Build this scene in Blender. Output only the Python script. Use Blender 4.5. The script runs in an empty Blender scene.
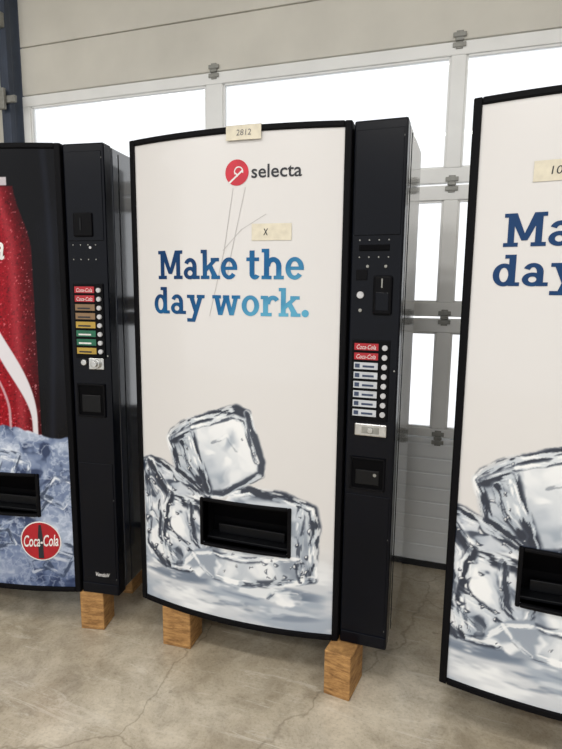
import bpy, bmesh, math, random
import numpy as np
from mathutils import Matrix, Vector
random.seed(3)
scn=bpy.context.scene
try:
    scn.view_settings.view_transform='Standard'
except Exception: pass

# ------------------------------------------------------------ materials
def lin(c):
    c=np.asarray(c,dtype=float)/255.0
    return np.where(c<=.04045,c/12.92,((c+.055)/1.055)**2.4)
def L4(c): return tuple(lin(c))+(1.0,)
def mat(name,c,rough=.5,metal=0.,spec=.5,var=.06,scale=20.,coat=0.,bump=0.,c2=None):
    m=bpy.data.materials.new(name);m.use_nodes=True
    nt=m.node_tree;b=nt.nodes['Principled BSDF']
    b.inputs['Roughness'].default_value=rough;b.inputs['Metallic'].default_value=metal
    b.inputs['Specular IOR Level'].default_value=spec
    b.inputs['Coat Weight'].default_value=coat;b.inputs['Coat Roughness'].default_value=.08
    tc=nt.nodes.new('ShaderNodeTexCoord');no=nt.nodes.new('ShaderNodeTexNoise')
    no.inputs['Scale'].default_value=scale;no.inputs['Detail'].default_value=5
    nt.links.new(tc.outputs['Object'],no.inputs['Vector'])
    r=nt.nodes.new('ShaderNodeValToRGB');r.color_ramp.elements[0].position=.3;r.color_ramp.elements[1].position=.7
    if c2 is None:
        c2=[min(255,x*(1+var)) for x in c];c1=[x*(1-var) for x in c]
    else: c1=c
    r.color_ramp.elements[0].color=L4(c1);r.color_ramp.elements[1].color=L4(c2)
    nt.links.new(no.outputs['Fac'],r.inputs['Fac']);nt.links.new(r.outputs['Color'],b.inputs['Base Color'])
    if bump:
        bp=nt.nodes.new('ShaderNodeBump');bp.inputs['Strength'].default_value=bump;bp.inputs['Distance'].default_value=.002
        nt.links.new(no.outputs['Fac'],bp.inputs['Height']);nt.links.new(bp.outputs['Normal'],b.inputs['Normal'])
    return m
M={}
M['black']=mat('black_rubber',(10,10,13),.5,spec=.08)
M['navy']=mat('navy_black_paint',(5,7,15),.24,spec=.15,var=.12,scale=8)
M['side']=mat('side_sheet_paint',(22,27,40),.12,spec=.6,var=.1,scale=5,coat=1.)
M['dark']=mat('dark_cavity',(4,4,6),.6,spec=.06)
M['cavity2']=mat('cavity_flap',(10,11,14),.35,spec=.2)
M['steel']=mat('brushed_steel',(190,190,188),.3,metal=.9,scale=60)
M['chrome']=mat('button_plastic',(185,185,188),.3,scale=60)
M['red']=mat('label_red',(165,14,30),.35)
M['redlogo']=mat('logo_red',(190,20,45),.35)
M['white']=mat('white_print',(222,220,218),.35)
M['lblwhite']=mat('label_white',(186,190,196),.35)
M['lblblue']=mat('label_blue',(44,58,86),.35)
M['yellow']=mat('label_yellow',(170,140,55),.4)
M['brown']=mat('label_tan',(125,98,68),.4)
M['green']=mat('label_green',(14,92,66),.4)
M['ink']=mat('black_ink',(24,26,34),.5)
M['greyline']=mat('thin_line_grey',(176,174,173),.5)
M['tape']=mat('masking_tape',(214,207,188),.7,var=.04,scale=40,bump=.2)
M['inkfade']=mat('faded_pen',(96,94,96),.6)
M['door']=mat('door_coated_aluminium',(240,241,240),.4,var=.015,scale=6)
M['doorpanel']=mat('door_panel',(238,241,243),.45,var=.015,scale=4)
M['lintel']=mat('door_top_panel',(214,211,202),.6,var=.03,scale=3)
M['galv']=mat('galvanised_hinge',(140,140,135),.45,metal=.3,scale=50)
M['seal']=mat('seal_rubber',(35,36,38),.7)
M['track']=mat('track_slate_paint',(52,62,80),.5)
M['plaster']=mat('wall_plaster',(190,188,180),.85,var=.03,scale=5)
M['ceil']=mat('ceiling_paint',(205,204,198),.9,var=.02,scale=3)

def wood_mat():
    m=bpy.data.materials.new('pallet_wood');m.use_nodes=True;nt=m.node_tree;b=nt.nodes['Principled BSDF']
    b.inputs['Roughness'].default_value=.8
    tc=nt.nodes.new('ShaderNodeTexCoord');mp=nt.nodes.new('ShaderNodeMapping');mp.inputs['Scale'].default_value=(9,9,38)
    no=nt.nodes.new('ShaderNodeTexNoise');no.inputs['Scale'].default_value=1.6;no.inputs['Detail'].default_value=8;no.inputs['Roughness'].default_value=.75
    r=nt.nodes.new('ShaderNodeValToRGB');r.color_ramp.elements[0].position=.34;r.color_ramp.elements[1].position=.66
    r.color_ramp.elements[0].color=L4((108,72,36));r.color_ramp.elements[1].color=L4((196,150,92))
    nt.links.new(tc.outputs['Object'],mp.inputs['Vector']);nt.links.new(mp.outputs['Vector'],no.inputs['Vector'])
    nt.links.new(no.outputs['Fac'],r.inputs['Fac']);nt.links.new(r.outputs['Color'],b.inputs['Base Color'])
    bp=nt.nodes.new('ShaderNodeBump');bp.inputs['Strength'].default_value=.5;bp.inputs['Distance'].default_value=.003
    nt.links.new(no.outputs['Fac'],bp.inputs['Height']);nt.links.new(bp.outputs['Normal'],b.inputs['Normal'])
    return m
M['wood']=wood_mat()

def floor_mat():
    m=bpy.data.materials.new('polished_concrete');m.use_nodes=True;nt=m.node_tree;N=nt.nodes;K=nt.links;b=N['Principled BSDF']
    tc=N.new('ShaderNodeTexCoord')
    def noise(s,d,ro=.55,dist=0):
        n=N.new('ShaderNodeTexNoise');n.inputs['Scale'].default_value=s;n.inputs['Detail'].default_value=d
        n.inputs['Roughness'].default_value=ro;n.inputs['Distortion'].default_value=dist
        K.new(tc.outputs['Object'],n.inputs['Vector']);return n
    def ramp(n,a,ca,bb,cb):
        r=N.new('ShaderNodeValToRGB');r.color_ramp.elements[0].position=a;r.color_ramp.elements[1].position=bb
        r.color_ramp.elements[0].color=ca;r.color_ramp.elements[1].color=cb;K.new(n.outputs['Fac'],r.inputs['Fac']);return r
    n1=noise(1.6,6,.6,.6);r1=ramp(n1,.34,L4((170,157,134)),.64,L4((214,204,185)))
    n2=noise(6,10,.75,.4);r2=ramp(n2,.36,(.54,.52,.49,1),.58,(1,1,1,1))
    mx=N.new('ShaderNodeMixRGB');mx.blend_type='MULTIPLY';mx.inputs[0].default_value=.7
    K.new(r1.outputs[0],mx.inputs[1]);K.new(r2.outputs[0],mx.inputs[2])
    n3=noise(90,3,.7);r3=ramp(n3,.33,(.68,.67,.65,1),.5,(1,1,1,1))
    mx2=N.new('ShaderNodeMixRGB');mx2.blend_type='MULTIPLY';mx2.inputs[0].default_value=.55
    K.new(mx.outputs[0],mx2.inputs[1]);K.new(r3.outputs[0],mx2.inputs[2])
    mp=N.new('ShaderNodeMapping');mp.inputs['Scale'].default_value=(1.,7,1);mp.inputs['Rotation'].default_value=(0,0,.5)
    K.new(tc.outputs['Object'],mp.inputs['Vector'])
    n4=noise(2.2,9,.8,1.2);K.new(mp.outputs[0],n4.inputs['Vector']);r4=ramp(n4,.56,(0,0,0,1),.63,(1,1,1,1))
    mx3=N.new('ShaderNodeMixRGB');mx3.inputs[2].default_value=L4((224,217,203));K.new(mx2.outputs[0],mx3.inputs[1])
    sc=N.new('ShaderNodeMath');sc.operation='MULTIPLY';sc.inputs[1].default_value=.45;K.new(r4.outputs[0],sc.inputs[0]);K.new(sc.outputs[0],mx3.inputs[0])
    n5=noise(14,4,.6,.2);r5=ramp(n5,.69,(0,0,0,1),.73,(1,1,1,1))
    sc5=N.new('ShaderNodeMath');sc5.operation='MULTIPLY';sc5.inputs[1].default_value=.4;K.new(r5.outputs[0],sc5.inputs[0])
    mx5=N.new('ShaderNodeMixRGB');mx5.inputs[2].default_value=L4((92,84,72));K.new(mx3.outputs[0],mx5.inputs[1]);K.new(sc5.outputs[0],mx5.inputs[0])
    vo=N.new('ShaderNodeTexVoronoi');vo.feature='DISTANCE_TO_EDGE';vo.inputs['Scale'].default_value=.7
    nw=noise(4,4);va=N.new('ShaderNodeVectorMath');va.operation='ADD'
    vs=N.new('ShaderNodeVectorMath');vs.operation='SCALE';vs.inputs['Scale'].default_value=.2
    K.new(nw.outputs['Color'],vs.inputs[0]);K.new(tc.outputs['Object'],va.inputs[0]);K.new(vs.outputs[0],va.inputs[1]);K.new(va.outputs[0],vo.inputs['Vector'])
    rc=N.new('ShaderNodeValToRGB');rc.color_ramp.elements[0].position=0;rc.color_ramp.elements[1].position=.004
    rc.color_ramp.elements[0].color=(.5,.48,.45,1);rc.color_ramp.elements[1].color=(1,1,1,1);K.new(vo.outputs['Distance'],rc.inputs['Fac'])
    mx4=N.new('ShaderNodeMixRGB');mx4.blend_type='MULTIPLY';mx4.inputs[0].default_value=.6
    K.new(mx5.outputs[0],mx4.inputs[1]);K.new(rc.outputs[0],mx4.inputs[2]);K.new(mx4.outputs[0],b.inputs['Base Color'])
    rr=N.new('ShaderNodeMapRange');rr.inputs['To Min'].default_value=.08;rr.inputs['To Max'].default_value=.34;K.new(n2.outputs['Fac'],rr.inputs['Value']);K.new(rr.outputs[0],b.inputs['Roughness'])
    bp=N.new('ShaderNodeBump');bp.inputs['Strength'].default_value=.12;bp.inputs['Distance'].default_value=.002;K.new(n2.outputs['Fac'],bp.inputs['Height']);K.new(bp.outputs['Normal'],b.inputs['Normal'])
    return m
M['floor']=floor_mat()

def art_mat(name,rough,spec,coat=0.):
    m=bpy.data.materials.new(name);m.use_nodes=True;nt=m.node_tree;b=nt.nodes['Principled BSDF']
    a=nt.nodes.new('ShaderNodeAttribute');a.attribute_name='print'
    nt.links.new(a.outputs['Color'],b.inputs['Base Color']);b.inputs['Roughness'].default_value=rough;b.inputs['Specular IOR Level'].default_value=spec
    b.inputs['Coat Weight'].default_value=coat;b.inputs['Coat Roughness'].default_value=.04
    return m
M['art']=art_mat('printed_panel_white',.25,.3,.6)
M['artdark']=art_mat('printed_panel_dark',.16,.14)

def slogan_mat():
    m=bpy.data.materials.new('slogan_blue_gradient');m.use_nodes=True;nt=m.node_tree;N=nt.nodes;K=nt.links;b=N['Principled BSDF'];b.inputs['Roughness'].default_value=.35
    b.inputs['Specular IOR Level'].default_value=.25
    tc=N.new('ShaderNodeTexCoord')
    sx=N.new('ShaderNodeSeparateXYZ');K.new(tc.outputs['Object'],sx.inputs[0])
    m1=N.new('ShaderNodeMath');m1.operation='MULTIPLY_ADD';m1.inputs[1].default_value=1.3;m1.inputs[2].default_value=-.12;K.new(sx.outputs['X'],m1.inputs[0])
    m2=N.new('ShaderNodeMath');m2.operation='MULTIPLY_ADD';m2.inputs[1].default_value=-1.6;m2.inputs[2].default_value=2.4;K.new(sx.outputs['Z'],m2.inputs[0])
    m3=N.new('ShaderNodeMath');m3.operation='ADD';K.new(m1.outputs[0],m3.inputs[0]);K.new(m2.outputs[0],m3.inputs[1])
    no=N.new('ShaderNodeTexNoise');no.inputs['Scale'].default_value=9;K.new(tc.outputs['Object'],no.inputs['Vector'])
    m4=N.new('ShaderNodeMath');m4.operation='MULTIPLY_ADD';m4.inputs[1].default_value=.8;m4.inputs[2].default_value=-.4;K.new(no.outputs['Fac'],m4.inputs[0])
    m5=N.new('ShaderNodeMath');m5.operation='ADD';K.new(m3.outputs[0],m5.inputs[0]);K.new(m4.outputs[0],m5.inputs[1])
    r=N.new('ShaderNodeValToRGB');e=r.color_ramp.elements;e[0].position=.15;e[0].color=L4((4,52,98));e[1].position=.95;e[1].color=L4((92,168,198))
    k=e.new(.55);k.color=L4((16,96,148));K.new(m5.outputs[0],r.inputs['Fac']);K.new(r.outputs['Color'],b.inputs['Base Color'])
    return m
M['slogan']=slogan_mat()

def glass_mat():
    m=bpy.data.materials.new('window_pane');m.use_nodes=True;nt=m.node_tree;N=nt.nodes;N.remove(N['Principled BSDF'])
    t=N.new('ShaderNodeBsdfTransparent');t.inputs[0].default_value=(.98,.985,.99,1)
    g=N.new('ShaderNodeBsdfGlossy');g.inputs['Roughness'].default_value=.03
    f=N.new('ShaderNodeFresnel');f.inputs['IOR'].default_value=1.3;mx=N.new('ShaderNodeMixShader')
    nt.links.new(f.outputs[0],mx.inputs[0]);nt.links.new(t.outputs[0],mx.inputs[1]);nt.links.new(g.outputs[0],mx.inputs[2])
    nt.links.new(mx.outputs[0],N['Material Output'].inputs[0]);return m
M['glass']=glass_mat()

# ------------------------------------------------------------ mesh helpers
def new_obj(name,bm,m,parent=None,smooth=False,bevel=0,seg=2):
    me=bpy.data.meshes.new(name);bmesh.ops.recalc_face_normals(bm,faces=bm.faces[:]) if bevel else None
    bm.to_mesh(me);bm.free()
    ms=m if isinstance(m,list) else [m]
    for k in ms: me.materials.append(M[k])
    o=bpy.data.objects.new(name,me);scn.collection.objects.link(o)
    if smooth:
        for p in me.polygons: p.use_smooth=True
    if bevel:
        b=o.modifiers.new('bevel','BEVEL');b.width=bevel;b.segments=seg;b.limit_method='ANGLE';b.angle_limit=math.radians(40)
    if parent: o.parent=parent
    return o
def add_box(bm,x0,x1,y0,y1,z0,z1,mi=0):
    vs=[bm.verts.new(p) for p in [(x0,y0,z0),(x1,y0,z0),(x1,y1,z0),(x0,y1,z0),(x0,y0,z1),(x1,y0,z1),(x1,y1,z1),(x0,y1,z1)]]
    for f in [(3,2,1,0),(4,5,6,7),(0,1,5,4),(1,2,6,5),(2,3,7,6),(3,0,4,7)]:
        q=bm.faces.new([vs[i] for i in f]);q.material_index=mi
def boxes(name,lst,m,parent=None,bevel=0):
    bm=bmesh.new()
    for b in lst: add_box(bm,*b)
    return new_obj(name,bm,m,parent,bevel=bevel)
def cyl(bm,c,r,d,n=20,mi=0,rz=None):
    rz=rz or r
    a=[bm.verts.new((c[0]+r*math.cos(t),c[1],c[2]+rz*math.sin(t))) for t in [2*math.pi*i/n for i in range(n)]]
    b=[bm.verts.new((v.co.x,c[1]-d,v.co.z)) for v in a]
    for i in range(n):
        j=(i+1)%n;f=bm.faces.new((a[i],b[i],b[j],a[j]));f.material_index=mi
    f=bm.faces.new(b[::-1]);f.material_index=mi
    f=bm.faces.new(a);f.material_index=mi

Wd=.8393;Wc=.1791;W=Wd+Wc;D=.44;ZB=.175;T=2.005;BUL=.05
def F(x): return -BUL*(1-((x-Wd/2)/(Wd/2))**2)

def curved_slab(bm,x0,x1,z0,z1,off,yb=None,th=None,n=None,mi=0):
    n=n or max(2,int((x1-x0)/.02))
    xs=[x0+(x1-x0)*i/n for i in range(n+1)]
    def row(z,front):
        return [bm.verts.new((x,(F(x)+off) if front else (yb if yb is not None else F(x)+off+th),z)) for x in xs]
    a=row(z0,1);b=row(z1,1);c=row(z0,0);d=row(z1,0)
    fs=[]
    for i in range(n):
        fs+= [bm.faces.new((a[i],a[i+1],b[i+1],b[i])),bm.faces.new((c[i+1],c[i],d[i],d[i+1])),
              bm.faces.new((b[i],b[i+1],d[i+1],d[i])),bm.faces.new((a[i+1],a[i],c[i],c[i+1]))]
    fs+=[bm.faces.new((a[0],b[0],d[0],c[0])),bm.faces.new((a[n],c[n],d[n],b[n]))]
    for f in fs: f.material_index=mi

def strip_poly(bm,left,right,off,mi=0):
    A=[bm.verts.new((x,F(x)+off,z)) for x,z in left];B=[bm.verts.new((x,F(x)+off,z)) for x,z in right]
    for i in range(len(A)-1):
        f=bm.faces.new((A[i],B[i],B[i+1],A[i+1]));f.material_index=mi
def quad(bm,p,off,n=4,mi=0):
    lerp=lambda a,b,t:(a[0]+(b[0]-a[0])*t,a[1]+(b[1]-a[1])*t)
    for i in range(n):
        t0,t1=i/n,(i+1)/n
        strip_poly(bm,[lerp(p[0],p[1],t0),lerp(p[3],p[2],t0)],[lerp(p[0],p[1],t1),lerp(p[3],p[2],t1)],off,mi)
def ring(bm,c,rx,rz,t,a0,a1,off,n=28,mi=0,tz=None):
    tz=tz or t
    i_=[];o_=[]
    for k in range(n+1):
        a=math.radians(a0+(a1-a0)*k/n)
        o_.append((c[0]+rx*math.cos(a),c[1]+rz*math.sin(a)));i_.append((c[0]+(rx-t)*math.cos(a),c[1]+(rz-tz)*math.sin(a)))
    strip_poly(bm,i_,o_,off,mi)
def disc(bm,c,r,off,mi=0,n=32):
    for rr0,rr1 in ((0.001,.5),(.5,1)):
        ring(bm,c,r*rr1,r*rr1,r*(rr1-rr0),0,360,off,n,mi)

# slab-serif alphabet -------------------------------------------------
s=.12
def R(x0,y0,x1,y1): return ('q',[(x0,y0),(x1,y0),(x1,y1),(x0,y1)])
def Q(*p): return ('q',list(p))
def A(cx,cy,rx,ry,t,a0,a1,tz=None): return ('a',(cx,cy),rx,ry,t,a0,a1,tz or t*.75)
G={
'M':(1.14,[R(0,0,.4,s),R(.74,0,1.14,s),R(.11,0,.29,1),R(.85,0,1.03,1),R(0,1-s,.3,1),R(.84,1-s,1.14,1),
     Q((.49,.18),(.65,.18),(.34,1),(.11,1)),Q((.49,.18),(.65,.18),(1.03,1),(.80,1))]),
'a':(.70,[A(.28,.21,.28,.22,.17,0,360),R(.39,0,.57,.46),A(.29,.44,.28,.29,.18,0,155),R(.39,0,.70,s)]),
'k':(.78,[R(.08,0,.26,1),R(0,1-s,.26,1),R(0,0,.36,s),Q((.26,.26),(.26,.46),(.56,.70),(.70,.66)),Q((.52,0),(.76,0),(.46,.50),(.32,.40)),
     R(.42,.72-s,.76,.72),R(.44,0,.80,s)]),
'e':(.66,[A(.33,.36,.33,.37,.185,2,322),R(.12,.31,.655,.42)]),
't':(.52,[R(.12,.16,.31,.95),R(0,.60,.48,.72),A(.32,.19,.20,.2,.19,178,335)]),
'h':(.82,[R(.09,0,.28,1),R(0,1-s,.28,1),R(0,0,.37,s),R(.45,0,.82,s),R(.54,0,.73,.44),A(.43,.42,.30,.31,.19,0,180,.16)]),
'd':(.76,[A(.31,.355,.31,.37,.185,0,360),R(.44,0,.63,1),R(.32,1-s,.63,1),R(.44,0,.75,s)]),
'y':(.76,[R(0,.72-s,.34,.72),R(.44,.72-s,.78,.72),Q((.34,.0),(.47,.12),(.28,.72),(.07,.72)),Q((.17,-.28),(.35,-.28),(.72,.72),(.53,.72)),R(.0,-.28,.30,-.15)]),
'w':(1.14,[R(0,.72-s,.36,.72),R(.80,.72-s,1.14,.72),Q((.24,0),(.42,0),(.26,.72),(.07,.72)),Q((.26,0),(.42,0),(.64,.72),(.50,.72)),
     Q((.70,0),(.87,0),(.66,.72),(.49,.72)),Q((.72,0),(.88,0),(1.07,.72),(.90,.72)),R(.44,.72-s,.7,.72)]),
'o':(.68,[A(.34,.36,.34,.37,.19,0,360)]),
'r':(.62,[R(.09,0,.28,.72),R(0,.72-s,.28,.72),R(0,0,.42,s),A(.46,.42,.28,.31,.18,35,180,.15)]),
'.':(.26,[A(.13,.12,.13,.13,.129,0,360,.129)]),
' ':(.24,[]),
}
def slogan(bm,text,x0,x1,z0,cap,off):
    gap=.055
    tot=sum(G[c][0]+gap for c in text)-gap
    sx=(x1-x0)/tot;x=x0
    for c in text:
        w,prs=G[c]
        for p in prs:
            if p[0]=='q': quad(bm,[(x+a*sx,z0+b*cap) for a,b in p[1]],off,4)
            else: ring(bm,(x+p[1][0]*sx,z0+p[1][1]*cap),p[2]*sx,p[3]*cap,p[4]*sx,p[5],p[6],off,30,tz=p[7]*cap)
        x+=(w+gap)*sx

def text_mesh(name,s_,x0,x1,z0,h,y,m,parent,curved=True,shear=0.,rot=0.,bold=0.0):
    cu=bpy.data.curves.new(name,'FONT');cu.body=s_;cu.shear=shear;cu.offset=bold;cu.resolution_u=3
    o=bpy.data.objects.new('tmp',cu);scn.collection.objects.link(o)
    bpy.context.view_layer.update()
    me=bpy.data.meshes.new_from_object(o.evaluated_get(bpy.context.evaluated_depsgraph_get()))
    bpy.data.objects.remove(o)
    co=np.array([v.co[:] for v in me.vertices]);mn=co.min(0);mx=co.max(0)
    sx=(x1-x0)/(mx[0]-mn[0]);sz=h/(mx[1]-mn[1]);xc=(x0+x1)/2;zc=z0+h/2
    for v in me.vertices:
        X=x0+(v.co.x-mn[0])*sx-xc;Z=z0+(v.co.y-mn[1])*sz-zc
        X,Z=X*math.cos(rot)-Z*math.sin(rot)+xc,X*math.sin(rot)+Z*math.cos(rot)+zc
        v.co=(X,(F(X)+y) if curved else y,Z)
    me.name=name;me.materials.clear();me.materials.append(M[m])
    ob=bpy.data.objects.new(name,me);scn.collection.objects.link(ob);ob.parent=parent
    return ob

# ------------------------------------------------------------ print artwork (vertex-colour painting)
def vnoise(x,z,seed):
    rs=np.random.RandomState(seed);t=rs.rand(64,64)
    xi=np.floor(x).astype(int);zi=np.floor(z).astype(int);fx=x-xi;fz=z-zi
    fx=fx*fx*(3-2*fx);fz=fz*fz*(3-2*fz)
    g=lambda i,j:t[i%64,j%64]
    return (g(xi,zi)*(1-fx)+g(xi+1,zi)*fx)*(1-fz)+(g(xi,zi+1)*(1-fx)+g(xi+1,zi+1)*fx)*fz
def fbm(x,z,seed,o=4):
    v=0;a=.5;tot=0
    for k in range(o): v=v+a*vnoise(x*2**k,z*2**k,seed+k);tot+=a;a*=.55
    return v/tot
def sst(a,b,x):
    t=np.clip((x-a)/(b-a),0,1);return t*t*(3-2*t)
def mixc(c,t,col): return c*(1-t[...,None])+np.array(col,float)*t[...,None]
def sd_poly(X,Z,p):
    d=np.full(X.shape,1e9);s_=np.ones(X.shape)
    n=len(p)
    for i in range(n):
        ax,az=p[i];bx,bz=p[i-1]
        ex,ez=bx-ax,bz-az;wx,wz=X-ax,Z-az
        t=np.clip((wx*ex+wz*ez)/(ex*ex+ez*ez),0,1)
        d=np.minimum(d,(wx-ex*t)**2+(wz-ez*t)**2)
        c1=Z>=az;c2=Z<bz;c3=ex*wz>ez*wx
        fl=(c1&c2&c3)|(~c1&~c2&~c3);s_=np.where(fl,-s_,s_)
    return s_*np.sqrt(d)
def sd_line(X,Z,p):
    """distance, arc-length and signed offset to a polyline"""
    d=np.full(X.shape,1e9);arc=np.zeros(X.shape);sg=np.zeros(X.shape);L=0
    for (ax,az),(bx,bz) in zip(p[:-1],p[1:]):
        ex,ez=bx-ax,bz-az;wx,wz=X-ax,Z-az;l=math.hypot(ex,ez)
        t=np.clip((wx*ex+wz*ez)/(l*l+1e-12),0,1)
        dd=np.hypot(wx-ex*t,wz-ez*t);k=dd<d
        arc=np.where(k,L+t*l,arc);sg=np.where(k,np.sign(ex*wz-ez*wx)*dd,sg);d=np.minimum(d,dd);L+=l
    return d,arc,sg
DK=(38,46,62);MD=(138,150,166);LT=(206,212,219);WH=(244,245,246)
mm_=lambda p:[(a/1000,b/1000) for a,b in p]
def face(C,X,Z,poly,seed,ca,cb,dirv,amt=.5,blur=.004,dark=.0,sc=1.,wob=.012):
    """soft milky ice facet: linear gradient ca->cb along dirv plus smooth swirls"""
    P=mm_(poly);wx=X+wob*(fbm(X*12,Z*12,seed)-.5);wz=Z+wob*(fbm(X*12,Z*12,seed+4)-.5)
    sd=sd_poly(wx,wz,P)
    pr=[a*dirv[0]+b*dirv[1] for a,b in P];t=(X*dirv[0]+Z*dirv[1]-min(pr))/(max(pr)-min(pr))
    c=mixc(np.ones(C.shape)*np.array(ca,float),np.clip(t,0,1),cb)
    n=fbm(X*8*sc+1.8*fbm(X*6,Z*6,seed+7),Z*8*sc+1.8*fbm(X*6,Z*6,seed+8),seed+12,3)
    c=mixc(c,sst(.50,.68,n)*amt,MD);c=mixc(c,sst(.46,.30,n)*amt,WH)
    if dark: c=mixc(c,sst(.58,.66,n)*dark,DK)
    m=sst(blur,-blur,sd)
    return C*(1-m[...,None])+c*m[...,None]
def band(C,X,Z,line,w,seed,k=1.0,white=.8,dens=.5):
    """refracting glassy edge: streaks that run along the edge"""
    p=mm_(line);wx=X+.016*(fbm(X*13,Z*13,seed)-.5);wz=Z+.016*(fbm(X*13,Z*13,seed+3)-.5)
    d,arc,sg=sd_line(wx,wz,p);env=sst(w,w*.45,d)
    n=fbm(arc*16+3,sg*75+20,seed+11,3)
    C=mixc(C,env*.45*k,(176,186,197))
    C=mixc(C,env*sst(dens,dens+.10,n)*k,DK)
    C=mixc(C,env*sst(dens-.08,dens-.2,n)*white,WH)
    return C
def drops(C,X,Z,poly,n,seed,r0=.004,r1=.012,k=.8):
    P=mm_(poly);rs=np.random.RandomState(seed);xs=[a for a,b in P];zs=[b for a,b in P]
    inside=sd_poly(X,Z,P)<-.006
    for _ in range(n):
        bx=rs.uniform(min(xs),max(xs));bz=rs.uniform(min(zs),max(zs));br=rs.uniform(r0,r1);an=rs.uniform(0,3.1);st=rs.uniform(1.2,2.6)
        dx=(X-bx)*math.cos(an)+(Z-bz)*math.sin(an);dz=-(X-bx)*math.sin(an)+(Z-bz)*math.cos(an)+.15*dx*dx/br*2
        dd=np.sqrt((dx/st)**2+dz**2)
        C=mixc(C,sst(br,br*.6,dd)*k*inside,DK);C=mixc(C,sst(br*.5,br*.2,np.sqrt(((dx-br*.3)/st)**2+(dz-br*.2)**2))*.9*inside,WH)
    return C
BG=(213,211,210)
OUT_A=[(153,893),(170,925),(256,978),(455,1045),(500,1030),(560,845),(551,790),(400,695),(330,684),(190,768)]
OUT_B=[(26,780),(60,805),(110,795),(215,750),(300,695),(345,600),(347,480),(300,415),(246,358),(130,345),(60,375),(24,420)]
OUT_C=[(300,360),(445,342),(700,380),(745,400),(754,630),(735,690),(640,722),(505,735),(430,715),(330,560)]
def ice_base(X,Z):
    C=np.empty(X.shape+(3,));C[...]=BG
    w=sst(.56,.36,Z+.04*(fbm(X*4,Z*4,2)-.5));n=fbm(X*4,Z*13,5,4)
    C=mixc(C,w*.85,(196,201,208));C=mixc(C,w*sst(.46,.66,n)*.75,(148,160,176));C=mixc(C,w*sst(.46,.30,n)*.85,(236,238,240))
    for (cx_,cz_,rx,rz,sd_,kk) in ((.17,.345,.20,.045,3,.8),(.56,.335,.24,.040,4,.75),(.30,.27,.24,.03,6,.5),(.60,.255,.2,.03,9,.45)):
        e=((X-cx_)/rx)**2+((Z-cz_)/rz)**2;nn=fbm(X*9,Z*30,40+sd_,3)
        C=mixc(C,sst(1.1,.4,e)*sst(.46,.60,nn)*kk,(92,106,126));C=mixc(C,sst(1.1,.4,e)*sst(.44,.32,nn)*kk,(240,242,243))
    C=face(C,X,Z,OUT_B,11,(158,168,182),(206,211,218),(.3,.9),.9,.004,.75,1.5)
    C=face(C,X,Z,[(170,650),(300,690),(345,600),(347,480),(250,420),(150,470)],14,(196,203,212),(224,227,231),(-.5,.8),.8,.01,.55,1.6)
    C=band(C,X,Z,[(30,775),(65,790),(115,782),(215,738),(300,690)],.026,101,1,.9,.44)
    C=band(C,X,Z,[(35,770),(45,600),(34,430),(130,358),(246,368)],.022,105,.9,.8,.48)
    C=band(C,X,Z,[(60,780),(160,655),(300,640),(340,560)],.030,108,1,.9,.46)
    C=band(C,X,Z,[(160,655),(120,520),(150,370)],.028,112,1,.9,.46)
    C=band(C,X,Z,[(250,640),(265,500),(330,430)],.022,114,.9,.8,.46)
    C=band(C,X,Z,[(60,560),(120,520),(230,470),(300,420)],.020,117,.9,.8,.47)
    C=band(C,X,Z,[(60,700),(110,640),(90,470),(190,400)],.026,119,.9,.8,.48)
    C=drops(C,X,Z,OUT_B,46,21,.004,.011,.85)
    C=face(C,X,Z,OUT_C,31,(184,191,200),(222,226,230),(.2,.95),.7,.004,.25,.9)
    C=face(C,X,Z,[(340,560),(430,690),(700,700),(735,660),(700,490),(400,470)],35,(222,226,230),(196,203,211),(.6,.6),.6,.012,.12,.8)
    C=band(C,X,Z,[(430,712),(505,728),(640,716),(735,682),(748,620),(742,410)],.026,131,.95,.9,.50)
    C=band(C,X,Z,[(742,410),(690,388),(445,352),(305,372)],.020,135,.8,.9,.52)
    C=band(C,X,Z,[(700,680),(685,500),(700,400)],.022,138,.75,.9,.53)
    C=band(C,X,Z,[(330,460),(470,450),(690,480)],.018,141,.7,.9,.54)
    C=band(C,X,Z,[(350,540),(320,450),(310,380)],.020,144,.9,.9,.5)
    C=drops(C,X,Z,[(330,380),(330,480),(720,480),(720,390)],16,44,.004,.010,.7)
    C=drops(C,X,Z,[(665,400),(665,700),(740,690),(740,400)],12,45,.004,.011,.8)
    C=face(C,X,Z,[(205,395),(230,430),(262,452),(345,476),(385,400),(350,352),(262,345)],51,(240,241,243),(206,212,218),(-.4,.9),.75,.006,.1,1.8,.05)
    C=band(C,X,Z,[(222,392),(262,440),(345,462)],.012,152,.6,.8,.54);C=band(C,X,Z,[(262,440),(290,400),(345,360)],.010,153,.5,.8,.54)
    C=face(C,X,Z,[(560,305),(600,345),(650,360),(690,350),(700,310),(640,285)],54,(240,241,243),(206,212,218),(-.4,.9),.75,.006,.1,1.8,.05)
    C=band(C,X,Z,[(575,310),(610,340),(690,345)],.009,155,.5,.8,.54)
    C=face(C,X,Z,OUT_A,61,(176,184,194),(226,229,232),(.3,.9),.6,.0035,.35,1.1)
    C=face(C,X,Z,[(250,905),(330,730),(400,722),(535,815),(520,870),(475,1000),(440,1005),(262,940)],65,(232,234,236),(176,184,194),(-.55,-.8),.6,.010,.0,1.1)
    C=face(C,X,Z,[(300,890),(345,775),(480,820),(440,950)],67,(190,197,206),(236,238,239),(.6,.7),.7,.025,.0,1.2,.04)
    C=band(C,X,Z,[(160,890),(176,918),(256,968),(455,1034),(495,1022)],.024,161,1,.9,.45)
    C=band(C,X,Z,[(495,1022),(553,845),(545,795),(400,706),(335,695)],.020,165,.9,.9,.48)
    C=band(C,X,Z,[(160,890),(196,775),(330,695)],.026,168,1,.9,.45)
    C=band(C,X,Z,[(180,890),(250,925),(262,900),(335,715)],.028,171,1,.9,.46)
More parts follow.
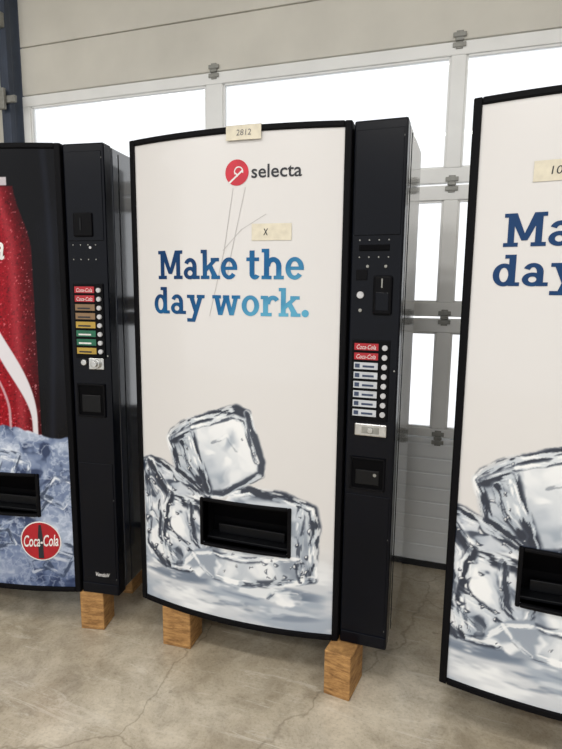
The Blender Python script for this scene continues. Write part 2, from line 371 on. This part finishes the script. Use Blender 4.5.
    C=band(C,X,Z,[(215,880),(245,800),(300,740)],.022,174,1,.7,.42)
    C=band(C,X,Z,[(262,945),(440,1003),(478,990),(530,840)],.013,177,.8,.9,.5)
    C=band(C,X,Z,[(350,900),(410,930),(450,880)],.010,180,.35,.6,.56)
    C=drops(C,X,Z,[(165,890),(250,960),(270,900),(330,720),(200,780)],14,63,.004,.012,.9)
    C=drops(C,X,Z,OUT_A,12,66,.003,.007,.6)
    return C
def make_ice_art(dx=0.,dz=0.):
    def art(X,Z): return ice_base(X-dx,Z-dz)
    return art
def bottle_art(X,Z):
    C=np.empty(X.shape+(3,));C[...]=(8,8,12)
    C=mixc(C,np.exp(-((X-.765+.02*np.sin(Z*3))/.012)**2)*.35,(46,52,68))
    C=mixc(C,sst(.52,.72,fbm(X*6,Z*3,301))*.18,(34,38,54))
    hw=np.where(Z>1.60,.285-.06*sst(1.60,1.86,Z),.285)
    hw=np.where(Z>1.85,.20,hw);xc=.425
    u=(X-xc)/hw;inb=(np.abs(u)<1)&(Z<1.885)&(Z>.3)
    sh=np.clip(1-np.abs(u)**3,0,1)
    red=np.array((62,5,12))[None,None]*(1-sh[...,None])+np.array((158,16,30))[None,None]*sh[...,None]
    dr=vnoise(X*150,Z*150,7)*.5+vnoise(X*260,Z*260,8)*.5
    red=red*(.72+.5*dr[...,None]);red=mixc(red,sst(.74,.86,dr)*.6,(225,160,165));red=mixc(red,sst(.28,.18,dr)*.6,(50,4,10))
    hl=np.exp(-((u-.72)/.08)**2);red=mixc(red,hl*.3,(225,110,115))
    red=mixc(red,(Z>1.855)*.9*np.ones_like(X),(195,195,200))
    tt=np.clip((1.45-Z)/.55,0,1)
    xr=.50+.185*sst(1.42,.92,Z);hwid=.010+.024*np.sin(np.pi*np.clip(tt,0,1))**2
    rb=sst(hwid+.004,hwid-.002,np.abs(X-xr))*(Z<1.44);red=mixc(red,rb,(212,209,214))
    xr2=.43+.15*sst(1.36,.95,Z);rb=sst(.008,.003,np.abs(X-xr2))*(Z<1.38);red=mixc(red,rb*.8,(200,180,185))
    C=np.where(inb[...,None],red,C)
    edge=.88+.03*np.sin(X*14)+.06*(fbm(X*9,Z*0,71)-.5)
    m=sst(edge+.004,edge-.004,Z)
    n=fbm(X*10+2*fbm(X*8,Z*8,72),Z*10,73);n2=fbm(X*30,Z*30,75)
    c=np.empty(C.shape);c[...]=(168,178,196);c=mixc(c,sst(.42,.60,n),(112,126,154));c=mixc(c,sst(.58,.72,n),(44,54,80))
    rid=1-np.abs(2*n2-1);c=mixc(c,sst(.86,.98,rid)*.5,(220,226,236));c=mixc(c,sst(.38,.24,n)*.9,(228,232,238))
    C=C*(1-m[...,None])+c*m[...,None]
    rs=np.random.RandomState(5)
    for k in range(22):
        cx_=rs.uniform(.05,.8);cz_=rs.uniform(.24,.84);a=rs.uniform(-.8,.8);L=rs.uniform(.05,.11)
        p=[(cx_+L*math.cos(a+q),cz_+L*math.sin(a+q)*.8) for q in (0,1.3,2.9,4.3,0)]
        p=[(x*1000,z*1000) for x,z in p]
        B=band(C,X,Z,p,.013,200+k,.8,.9,.50);mk=m*(Z<.86)
        C=C*(1-mk[...,None])+B*mk[...,None]
    C=mixc(C,m*.16,(120,138,176))
    C=mixc(C,m*sst(.42,.25,Z)*.25,(36,50,88))
    return C

def panel(name,parent,art,zlo,zhi,zart,hole,m='art'):
    x0,x1=.018,.822;hx0,hx1,hz0,hz1=hole
    st=.0030
    seg=lambda a,b:list(np.linspace(a,b,max(2,int(round((b-a)/st))+1)))
    xs=seg(x0,hx0)+seg(hx0,hx1)[1:]+seg(hx1,x1)[1:]
    zs=seg(zlo,hz0)+seg(hz0,hz1)[1:]+seg(hz1,zart)[1:]
    if zart<zhi: zs+=list(np.linspace(zart,zhi,12))[1:]
    xs=np.array(xs);zs=np.array(zs);X,Z=np.meshgrid(xs,zs)
    C=lin(np.clip(art(X,Z),0,255))
    Y=-BUL*(1-((X-Wd/2)/(Wd/2))**2)
    V=np.stack([X,Y,Z],-1).reshape(-1,3);nx=len(xs);nz=len(zs)
    I,J=np.meshgrid(np.arange(nx-1),np.arange(nz-1))
    xm=(xs[:-1]+xs[1:])/2;zm=(zs[:-1]+zs[1:])/2;XM,ZM=np.meshgrid(xm,zm)
    keep=~((XM>hx0)&(XM<hx1)&(ZM>hz0)&(ZM<hz1))
    a=(J*nx+I)[keep];fc=np.stack([a,a+1,a+nx+1,a+nx],-1)
    me=bpy.data.meshes.new(name);me.from_pydata(V.tolist(),[],fc.tolist())
    at=me.color_attributes.new('print','FLOAT_COLOR','POINT')
    at.data.foreach_set('color',np.concatenate([C.reshape(-1,3),np.ones((C.size//3,1))],1).ravel())
    me.materials.append(M[m]);me.polygons.foreach_set('use_smooth',[True]*len(me.polygons));me.update()
    o=bpy.data.objects.new(name,me);scn.collection.objects.link(o);o.parent=parent
    return o

# ------------------------------------------------------------ vending machine
def machine(ox,oy,an,kind,tape,var=0):
    e=bpy.data.objects.new('vending_machine',None);scn.collection.objects.link(e)
    e.location=(ox,oy,0);e.rotation_euler=(0,0,an)
    boxes('cabinet',[(0,W,.062,D,ZB+.01,T-.004)],'side',e,bevel=.006)
    boxes('cabinet_seam',[(W-.001,W+.0015,.11,.114,ZB+.02,T-.02),(-.0015,.001,.11,.114,ZB+.02,T-.02)],'black',e)
    boxes('base_skirt',[(.02,W-.02,.08,D-.02,ZB,ZB+.02)],'black',e)
    if kind=='bottle': hole=(.325,.675,.524,.686)
    elif var: hole=(.218,.561,.528,.696)
    else: hole=(.312,.650,.500,.666)
    hx0,hx1,hz0,hz1=hole
    bm=bmesh.new()
    curved_slab(bm,0,hx0,ZB,T,.003,yb=.052);curved_slab(bm,hx1,Wd,ZB,T,.003,yb=.052)
    curved_slab(bm,hx0,hx1,hz1,T,.003,yb=.052);curved_slab(bm,hx0,hx1,ZB,hz0,.003,yb=.052)
    new_obj('door_body',bm,'black',e)
    bm=bmesh.new()
    f=.021
    curved_slab(bm,-.003,f,ZB,T+.003,-.008,th=.03,n=2);curved_slab(bm,Wd-f,Wd+.002,ZB,T+.003,-.008,th=.03,n=2)
    curved_slab(bm,f,Wd-f,T-f+.004,T+.003,-.008,th=.03);curved_slab(bm,f,Wd-f,ZB,ZB+.022,-.008,th=.03)
    new_obj('door_rubber_frame',bm,'black',e,bevel=.004)
    bm=bmesh.new();t=.013
    curved_slab(bm,hx0-t,hx0,hz0-t,hz1+t,-.010,th=.05,n=1);curved_slab(bm,hx1,hx1+t,hz0-t,hz1+t,-.010,th=.05,n=1)
    curved_slab(bm,hx0,hx1,hz1,hz1+t,-.010,th=.05,n=10);curved_slab(bm,hx0,hx1,hz0-t,hz0,-.010,th=.05,n=10)
    new_obj('delivery_port_frame',bm,'black',e,bevel=.004)
    boxes('delivery_port_back',[(hx0,hx1,.046,.052,hz0,hz1)],'dark',e)
    bm=bmesh.new()
    v=[bm.verts.new(p) for p in [(hx0+.004,-.005,hz1-.012),(hx1-.004,-.005,hz1-.012),(hx1-.004,.038,hz0+.075),(hx0+.004,.038,hz0+.075)]]
    bm.faces.new(v)
    new_obj('delivery_port_flap',bm,'dark',e)
    boxes('delivery_port_tray',[(hx0,hx1,-.02,.046,hz0,hz0+.012),(hx0+.03,hx1-.03,.02,.03,hz0+.012,hz0+.05)],'cavity2',e,bevel=.003)
    if kind=='bottle': panel('front_print',e,bottle_art,ZB+.022,T-.018,T-.018,hole,'artdark')
    else: panel('front_print',e,make_ice_art(-.085 if var else 0,.0),ZB+.022,T-.018,1.09,hole)
    boxes('control_column',[(Wd+.008,W,0,.06,ZB,T)],'navy',e,bevel=.006)
    boxes('column_base_step',[(Wd+.012,W-.004,-.004,.01,ZB+.004,ZB+.05)],'navy',e,bevel=.003)
    x0=Wd+.022;x1=W-.018
    for z0,z1 in ((1.645,T-.03),(ZB+.07,.755)):
        boxes('column_cover',[(x0-.006,x1+.008,-.003,.004,z0,z1)],'navy',e,bevel=.002)
    bm=bmesh.new()
    for z in (1.63,1.575):
        for i in range(4): cyl(bm,(x0+.015+i*.032,0,z),.0025,.002,10)
    for z in (1.95,1.2,.6,.25): cyl(bm,(x1+.006,0,z),.003,.002,10)
    new_obj('column_rivets',bm,'galv',e)
    if kind=='bottle':
        boxes('coin_slot_surround',[(.885,.965,-.012,.002,1.66,1.75)],'black',e,bevel=.006)
        boxes('coin_slot',[(.915,.921,-.014,-.011,1.685,1.73)],'cavity2',e)
    else:
        boxes('coin_slot_surround',[(.927,.990,-.014,.002,1.385,1.515)],'black',e,bevel=.008)
        boxes('coin_slot_inlay',[(.937,.980,-.016,-.013,1.40,1.46)],'navy',e,bevel=.002)
        boxes('coin_slot',[(.955,.959,-.0175,-.015,1.475,1.505)],'galv',e)
        bm=bmesh.new();cyl(bm,(.885,0,1.451),.012,.012);new_obj('coin_return_button',bm,'chrome',e,bevel=.002)
        bm=bmesh.new();cyl(bm,(.885,0,1.40),.006,.004,14);cyl(bm,(.905,0,1.545),.005,.004,14);cyl(bm,(.965,0,1.545),.005,.004,14);new_obj('indicator',bm,'galv',e,bevel=.001)
        boxes('change_plate',[(.868,.905,-.004,.001,1.50,1.535)],'black',e,bevel=.002)
        boxes('display_window',[(.875,.975,-.0045,.001,1.595,1.615)],'dark',e,bevel=.002)
    if kind=='bottle':
        rows=['red','red','brown','brown','yellow','green','green','yellow'];zt,zb_=1.474,1.200;lx0,lx1,bx=.878,.962,.982
    else:
        rows=['red','red']+['lblwhite']*6;zt,zb_=1.293,1.033;lx0,lx1,bx=.871,.952,.974
    pit=(zt-zb_)/len(rows)
    boxes('selection_strip_bezel',[(lx0-.008,bx+.016,-.006,.002,zb_-.01,zt+.008)],'black',e,bevel=.002)
    names=sorted(set(rows))
    for k in names:
        bx_=[(lx0,lx1,-.009,-.005,zt-(i+1)*pit+.0065,zt-i*pit-.003) for i,r in enumerate(rows) if r==k]
        boxes('selection_labels_'+k,bx_,k,e)
    bm=bmesh.new()
    for i,r in enumerate(rows): cyl(bm,(bx,-.005,zt-(i+.5)*pit),.0095,.010,18)
    new_obj('selection_buttons',bm,'chrome',e,bevel=.002)
    for i,r in enumerate(rows):
        zz=zt-(i+1)*pit
        if r=='red': text_mesh('label_text','Coca-Cola',lx0+.008,lx1-.008,zz+.010,.015,-.0095,'white',e,False,shear=.3)
        elif r=='lblwhite':
            boxes('label_band',[(lx0+.004,lx0+.020,-.0098,-.0088,zz+.011,zz+.025),(lx0+.030,lx1-.012,-.0098,-.0088,zz+.013,zz+.020)],'lblblue',e)
        else: boxes('label_band',[(lx0+.01,lx1-.02,-.0098,-.0088,zz+.012,zz+.018)],'ink' if r!='green' else 'white',e)
    if kind=='bottle':
        bm=bmesh.new();cyl(bm,(.905,0,1.172),.012,.012);cyl(bm,(.958,0,1.168),.020,.018);cyl(bm,(.958,-.018,1.168),.012,.010,12);new_obj('door_lock',bm,'steel',e,bevel=.002)
        boxes('lock_plate',[(.925,.99,-.006,.001,1.145,1.19)],'steel',e,bevel=.002)
        cz0,cz1=.95,1.085
        text_mesh('maker_plate_text','VendoV',.915,.980,.258,.018,-.0045,'white',e,False,shear=.2,bold=.01)
        bm=bmesh.new();cyl(bm,(.95,0,1.62),.005,.004,12);new_obj('indicator',bm,'chrome',e)
    else:
        boxes('lock_plate',[(.880,.990,-.010,.001,.970,1.014)],'steel',e,bevel=.004)
        boxes('lock_recess',[(.905,.965,-.012,-.009,.980,1.004)],'galv',e,bevel=.002)
        bm=bmesh.new();cyl(bm,(.935,-.012,.992),.009,.006,14);new_obj('door_lock',bm,'steel',e,bevel=.001)
        cz0,cz1=.775,.892
        bm=bmesh.new();cyl(bm,(.955,-.004,.832),.006,.003,12);new_obj('key_cylinder',bm,'galv',e)
    t=.007;a0,a1=.868,.990
    boxes('coin_return_frame',[(a0,a0+t,-.008,.002,cz0,cz1),(a1-t,a1,-.008,.002,cz0,cz1),(a0,a1,-.008,.002,cz1-t,cz1),(a0,a1,-.008,.002,cz0,cz0+t)],'black',e,bevel=.002)
    boxes('coin_return_cup',[(a0+t,a1-t,-.003,.001,cz0+t,cz1-t)],'dark',e)
    boxes('coin_return_flap',[(a0+.02,a1-.02,-.006,-.002,cz0+.02,cz1-.045)],'cavity2',e,bevel=.002)
    if kind=='ice':
        bm=bmesh.new()
        if var: slogan(bm,'Make the',.100,.665,1.592,.092,-.0015);slogan(bm,'day work.',.078,.685,1.482,.088,-.0015)
        else: slogan(bm,'Make the',.124,.694,1.501,.103,-.0015);slogan(bm,'day work.',.101,.713,1.374,.098,-.0015)
        new_obj('slogan_print',bm,'slogan',e)
        bm=bmesh.new();disc(bm,(.455,1.859),.043,-.0015);new_obj('brand_roundel',bm,'redlogo',e)
        bm=bmesh.new();ring(bm,(.462,1.862),.017,.017,.004,-20,215,-.0022,20);ring(bm,(.443,1.845),.016,.016,.004,0,75,-.0022,12)
        quad(bm,[(.425,1.828),(.430,1.824),(.478,1.863),(.474,1.867)],-.0022);new_obj('brand_roundel_swirl',bm,'white',e)
        text_mesh('brand_wordmark','selecta',.508,.682,1.838,.044,-.0015,'ink',e,bold=.012)
        if not var:
            bm=bmesh.new()
            for p in ([(.440,1.81),(.405,1.60),(.345,1.37)],[(.485,1.81),(.43,1.58),(.415,1.50)],[(.40,1.60),(.47,1.67),(.56,1.72)]):
                for a,b in zip(p[:-1],p[1:]): quad(bm,[a,(a[0]+.002,a[1]-.001),(b[0]+.002,b[1]-.001),b],-.0012,3)
            new_obj('thin_grey_lines',bm,'greyline',e)  # thin grey diagonal lines laid over the upper front panel
    else:
        text_mesh('bottle_script','Coca-Cola',.175,.600,1.555,.100,-.0015,'white',e,shear=.35,bold=.012,rot=.08)
        bm=bmesh.new();disc(bm,(.680,.402),.088,-.0012);new_obj('roundel_rim',bm,'white',e)
        bm=bmesh.new();disc(bm,(.680,.402),.083,-.002);new_obj('roundel',bm,'red',e)
        bm=bmesh.new();quad(bm,[(.668,.325),(.692,.325),(.690,.43),(.670,.43)],-.0026);quad(bm,[(.670,.43),(.690,.43),(.685,.475),(.675,.475)],-.0026);new_obj('roundel_bottle',bm,'ink',e)
        text_mesh('roundel_script','Coca-Cola',.606,.756,.378,.052,-.003,'white',e,shear=.35,bold=.014,rot=.06)
    for (a0,a1,b0,b1,txt,over) in tape:
        bm=bmesh.new();curved_slab(bm,a0,a1,b0,b1,-.0026 if not over else -.0095,th=.0012)
        if over: curved_slab(bm,a0,a1,T+.003,T+.0042,-.0095,yb=.04)
        o=new_obj('tape_label',bm,'tape',e);
        w=(a1-a0)
        text_mesh('tape_writing',txt,a0+w*.3,a0+w*(.72 if len(txt)>1 else .42),b0+(b1-b0)*.3,(b1-b0)*.4,(-.0032 if not over else -.0102),'inkfade' if over else 'ink',e,shear=.1)
    return e
mm=machine(0,0,0,'ice',[(.419,.545,1.962,T+.004,'2812',True),(.510,.650,1.632,1.688,'x',False)])
ml=machine(-1.1069,-.168,.1309,'bottle',[])
mr=machine(1.2125,-.0887,0,'ice',[(.165,.31,1.765,1.82,'1012',False)],1)

# ------------------------------------------------------------ wooden blocks
def block(ox,oy,an,x,y,w,d,rz,h=ZB-.001):
    bm=bmesh.new();add_box(bm,-w/2,w/2,-d/2,d/2,-h/2,h/2)
    o=new_obj('wooden_block',bm,'wood',bevel=.004)
    c,s_=math.cos(an),math.sin(an);o.location=(ox+x*c-y*s_,oy+x*s_+y*c,h/2);o.rotation_euler=(0,0,an+rz)
for (ox,oy,an,pts) in ((0,0,0,[(.165,.035,.125,.12,.06),(.866,.0,.10,.15,-.12),(.16,.36,.12,.12,0),(.86,.36,.12,.12,0)]),
        (-1.1069,-.168,.1309,[(.14,.12,.12,.13,0),(.878,.06,.105,.11,.1),(.16,.36,.12,.12,0),(.86,.36,.12,.12,0)]),
        (1.2125,-.0887,0,[(.34,.30,.12,.12,0),(.86,.10,.12,.14,0)])):
    for (x,y,w,d,rz) in pts: block(ox,oy,an,x,y,w,d,rz)

# ------------------------------------------------------------ sectional door + shell
WY=1.0103;WA=.0158
dr=bpy.data.objects.new('door_1',None);scn.collection.objects.link(dr);dr.location=(0,WY,0);dr.rotation_euler=(0,0,WA)
XL,XR=-1.445,3.65
st=[(-1.445,-1.39),(-.2,-.10),(1.075,1.145),(2.33,2.43),(3.58,3.65)]
secs=[(.72,1.335),(1.345,1.98),(1.99,2.625)]
bars=[];
for z0,z1 in secs:
    lo=.045 if z0<.8 else .07;hi=.07 if z1<2.5 else .06
    bars+=[(XL,XR,-.0,.04,z0,z0+lo),(XL,XR,-.0,.04,z1-hi,z1)]
    for a,b in st: bars.append((a,b,-.0,.04,z0+lo,z1-hi))
boxes('section_frames',bars,'door',dr,bevel=.004)
inn=[]
for z0,z1 in secs:
    lo=.045 if z0<.8 else .07;hi=.07 if z1<2.5 else .06
    for (a,b),(c,d) in zip(st[:-1],st[1:]):
        g=.009
        inn+=[(b,b+g,.008,.035,z0+lo,z1-hi),(c-g,c,.008,.035,z0+lo,z1-hi),(b,c,.008,.035,z0+lo,z0+lo+g),(b,c,.008,.035,z1-hi-g,z1-hi)]
boxes('glazing_beads',inn,'door',dr)
k=1
for z0,z1 in secs:
    for (a,b),(c,d) in zip(st[:-1],st[1:]):
        boxes('window_%d'%k,[(b,c,.020,.024,z0+.04,z1-.05)],'glass',dr);k+=1
ribs=[(XL,XR,.005,.04,.03,.715)]
z=.05
while z<.70:
    ribs.append((XL,XR,0,.006,z,min(z+.072,.712)));z+=.08
boxes('bottom_section',ribs,'doorpanel',dr,bevel=.003)
boxes('bottom_seal',[(XL,XR,-.005,.045,0,.03)],'seal',dr)
boxes('top_sections',[(XL,XR,.005,.045,2.632,2.90),(XL,XR,.005,.045,2.906,3.25)],'lintel',dr,bevel=.004)
hb=[]
for xc in (-.15,1.11,2.38):
    for zc in (1.34,1.985,2.63,.717):
        hb+=[(xc-.016,xc+.016,-.005,.001,zc-.040,zc+.040),(xc-.030,xc+.030,-.008,-.001,zc+.012,zc+.032),(xc-.030,xc+.030,-.008,-.001,zc-.032,zc-.012),(xc-.020,xc+.020,-.014,-.002,zc-.007,zc+.007)]
boxes('hinges',hb,'galv',dr,bevel=.002)
boxes('door_track',[(-1.56,-1.462,-.05,.05,0,3.25),(-1.50,-1.455,-.09,-.05,0,3.25)],'track',dr,bevel=.004)
boxes('track_bracket',[(-1.60,-1.40,-.11,-.088,2.56,2.60),(-1.53,-1.46,-.13,-.11,2.52,2.64),(-1.64,-1.46,-.12,-.088,2.98,3.06)],'galv',dr,bevel=.004)

def wall(name,bs,m='plaster'): return boxes(name,bs,m)
w=wall('wall_back',[(-6,XL-.115,.0,.2,0,3.7),(XR+.0,6,.0,.2,0,3.7),(XL-.115,XR,.05,.25,3.25,3.7)])
w.location=(0,WY,0);w.rotation_euler=(0,0,WA)
wall('wall_left',[(-6.2,-6,-7,1.2,0,3.7)])
wall('wall_right',[(6,6.2,-7,1.2,0,3.7)])
boxes('floor',[(-6.2,6.2,-7,1.22,-.1,0)],'floor')
boxes('ceiling',[(-6.2,6.2,-5.0,1.3,3.7,3.8)],'ceil')

def lamp(x,y,e):
    bx=boxes('ceiling_lamp',[(-.75,.75,-.12,.12,-.06,0)],'white',None,bevel=.01);bx.location=(x,y,3.69)
    ld=bpy.data.lights.new('tube','AREA');ld.shape='RECTANGLE';ld.size=1.4;ld.size_y=.2;ld.energy=e;ld.color=(1,.975,.945)
    o=bpy.data.objects.new('lamp_tube',ld);scn.collection.objects.link(o);o.parent=bx;o.location=(0,0,-.07)
for x in (-2.2,.6,3.4):
    lamp(x,-1.9,32);lamp(x,-4.2,55)

# ------------------------------------------------------------ world
w=bpy.data.worlds.new('overcast_sky');scn.world=w;w.use_nodes=True
bg=w.node_tree.nodes['Background'];bg.inputs[0].default_value=(.97,.985,1,1);bg.inputs[1].default_value=1.3

# ------------------------------------------------------------ camera
yaw,pitch,roll,f=.3371,.1506,.011,541.34
fw=Vector((-math.sin(yaw)*math.cos(pitch),math.cos(yaw)*math.cos(pitch),-math.sin(pitch)))
rt=Vector((math.cos(yaw),math.sin(yaw),0));up=rt.cross(fw)
r2=rt*math.cos(roll)+up*math.sin(roll);u2=-rt*math.sin(roll)+up*math.cos(roll)
cd=bpy.data.cameras.new('camera');cam=bpy.data.objects.new('camera',cd);scn.collection.objects.link(cam)
m=Matrix(((r2.x,u2.x,-fw.x,1.2422),(r2.y,u2.y,-fw.y,-1.8184),(r2.z,u2.z,-fw.z,1.4569),(0,0,0,1)))
cam.matrix_world=m;cd.sensor_width=36;cd.sensor_fit='AUTO';cd.lens=f*36/749;cd.clip_start=.05
scn.camera=cam
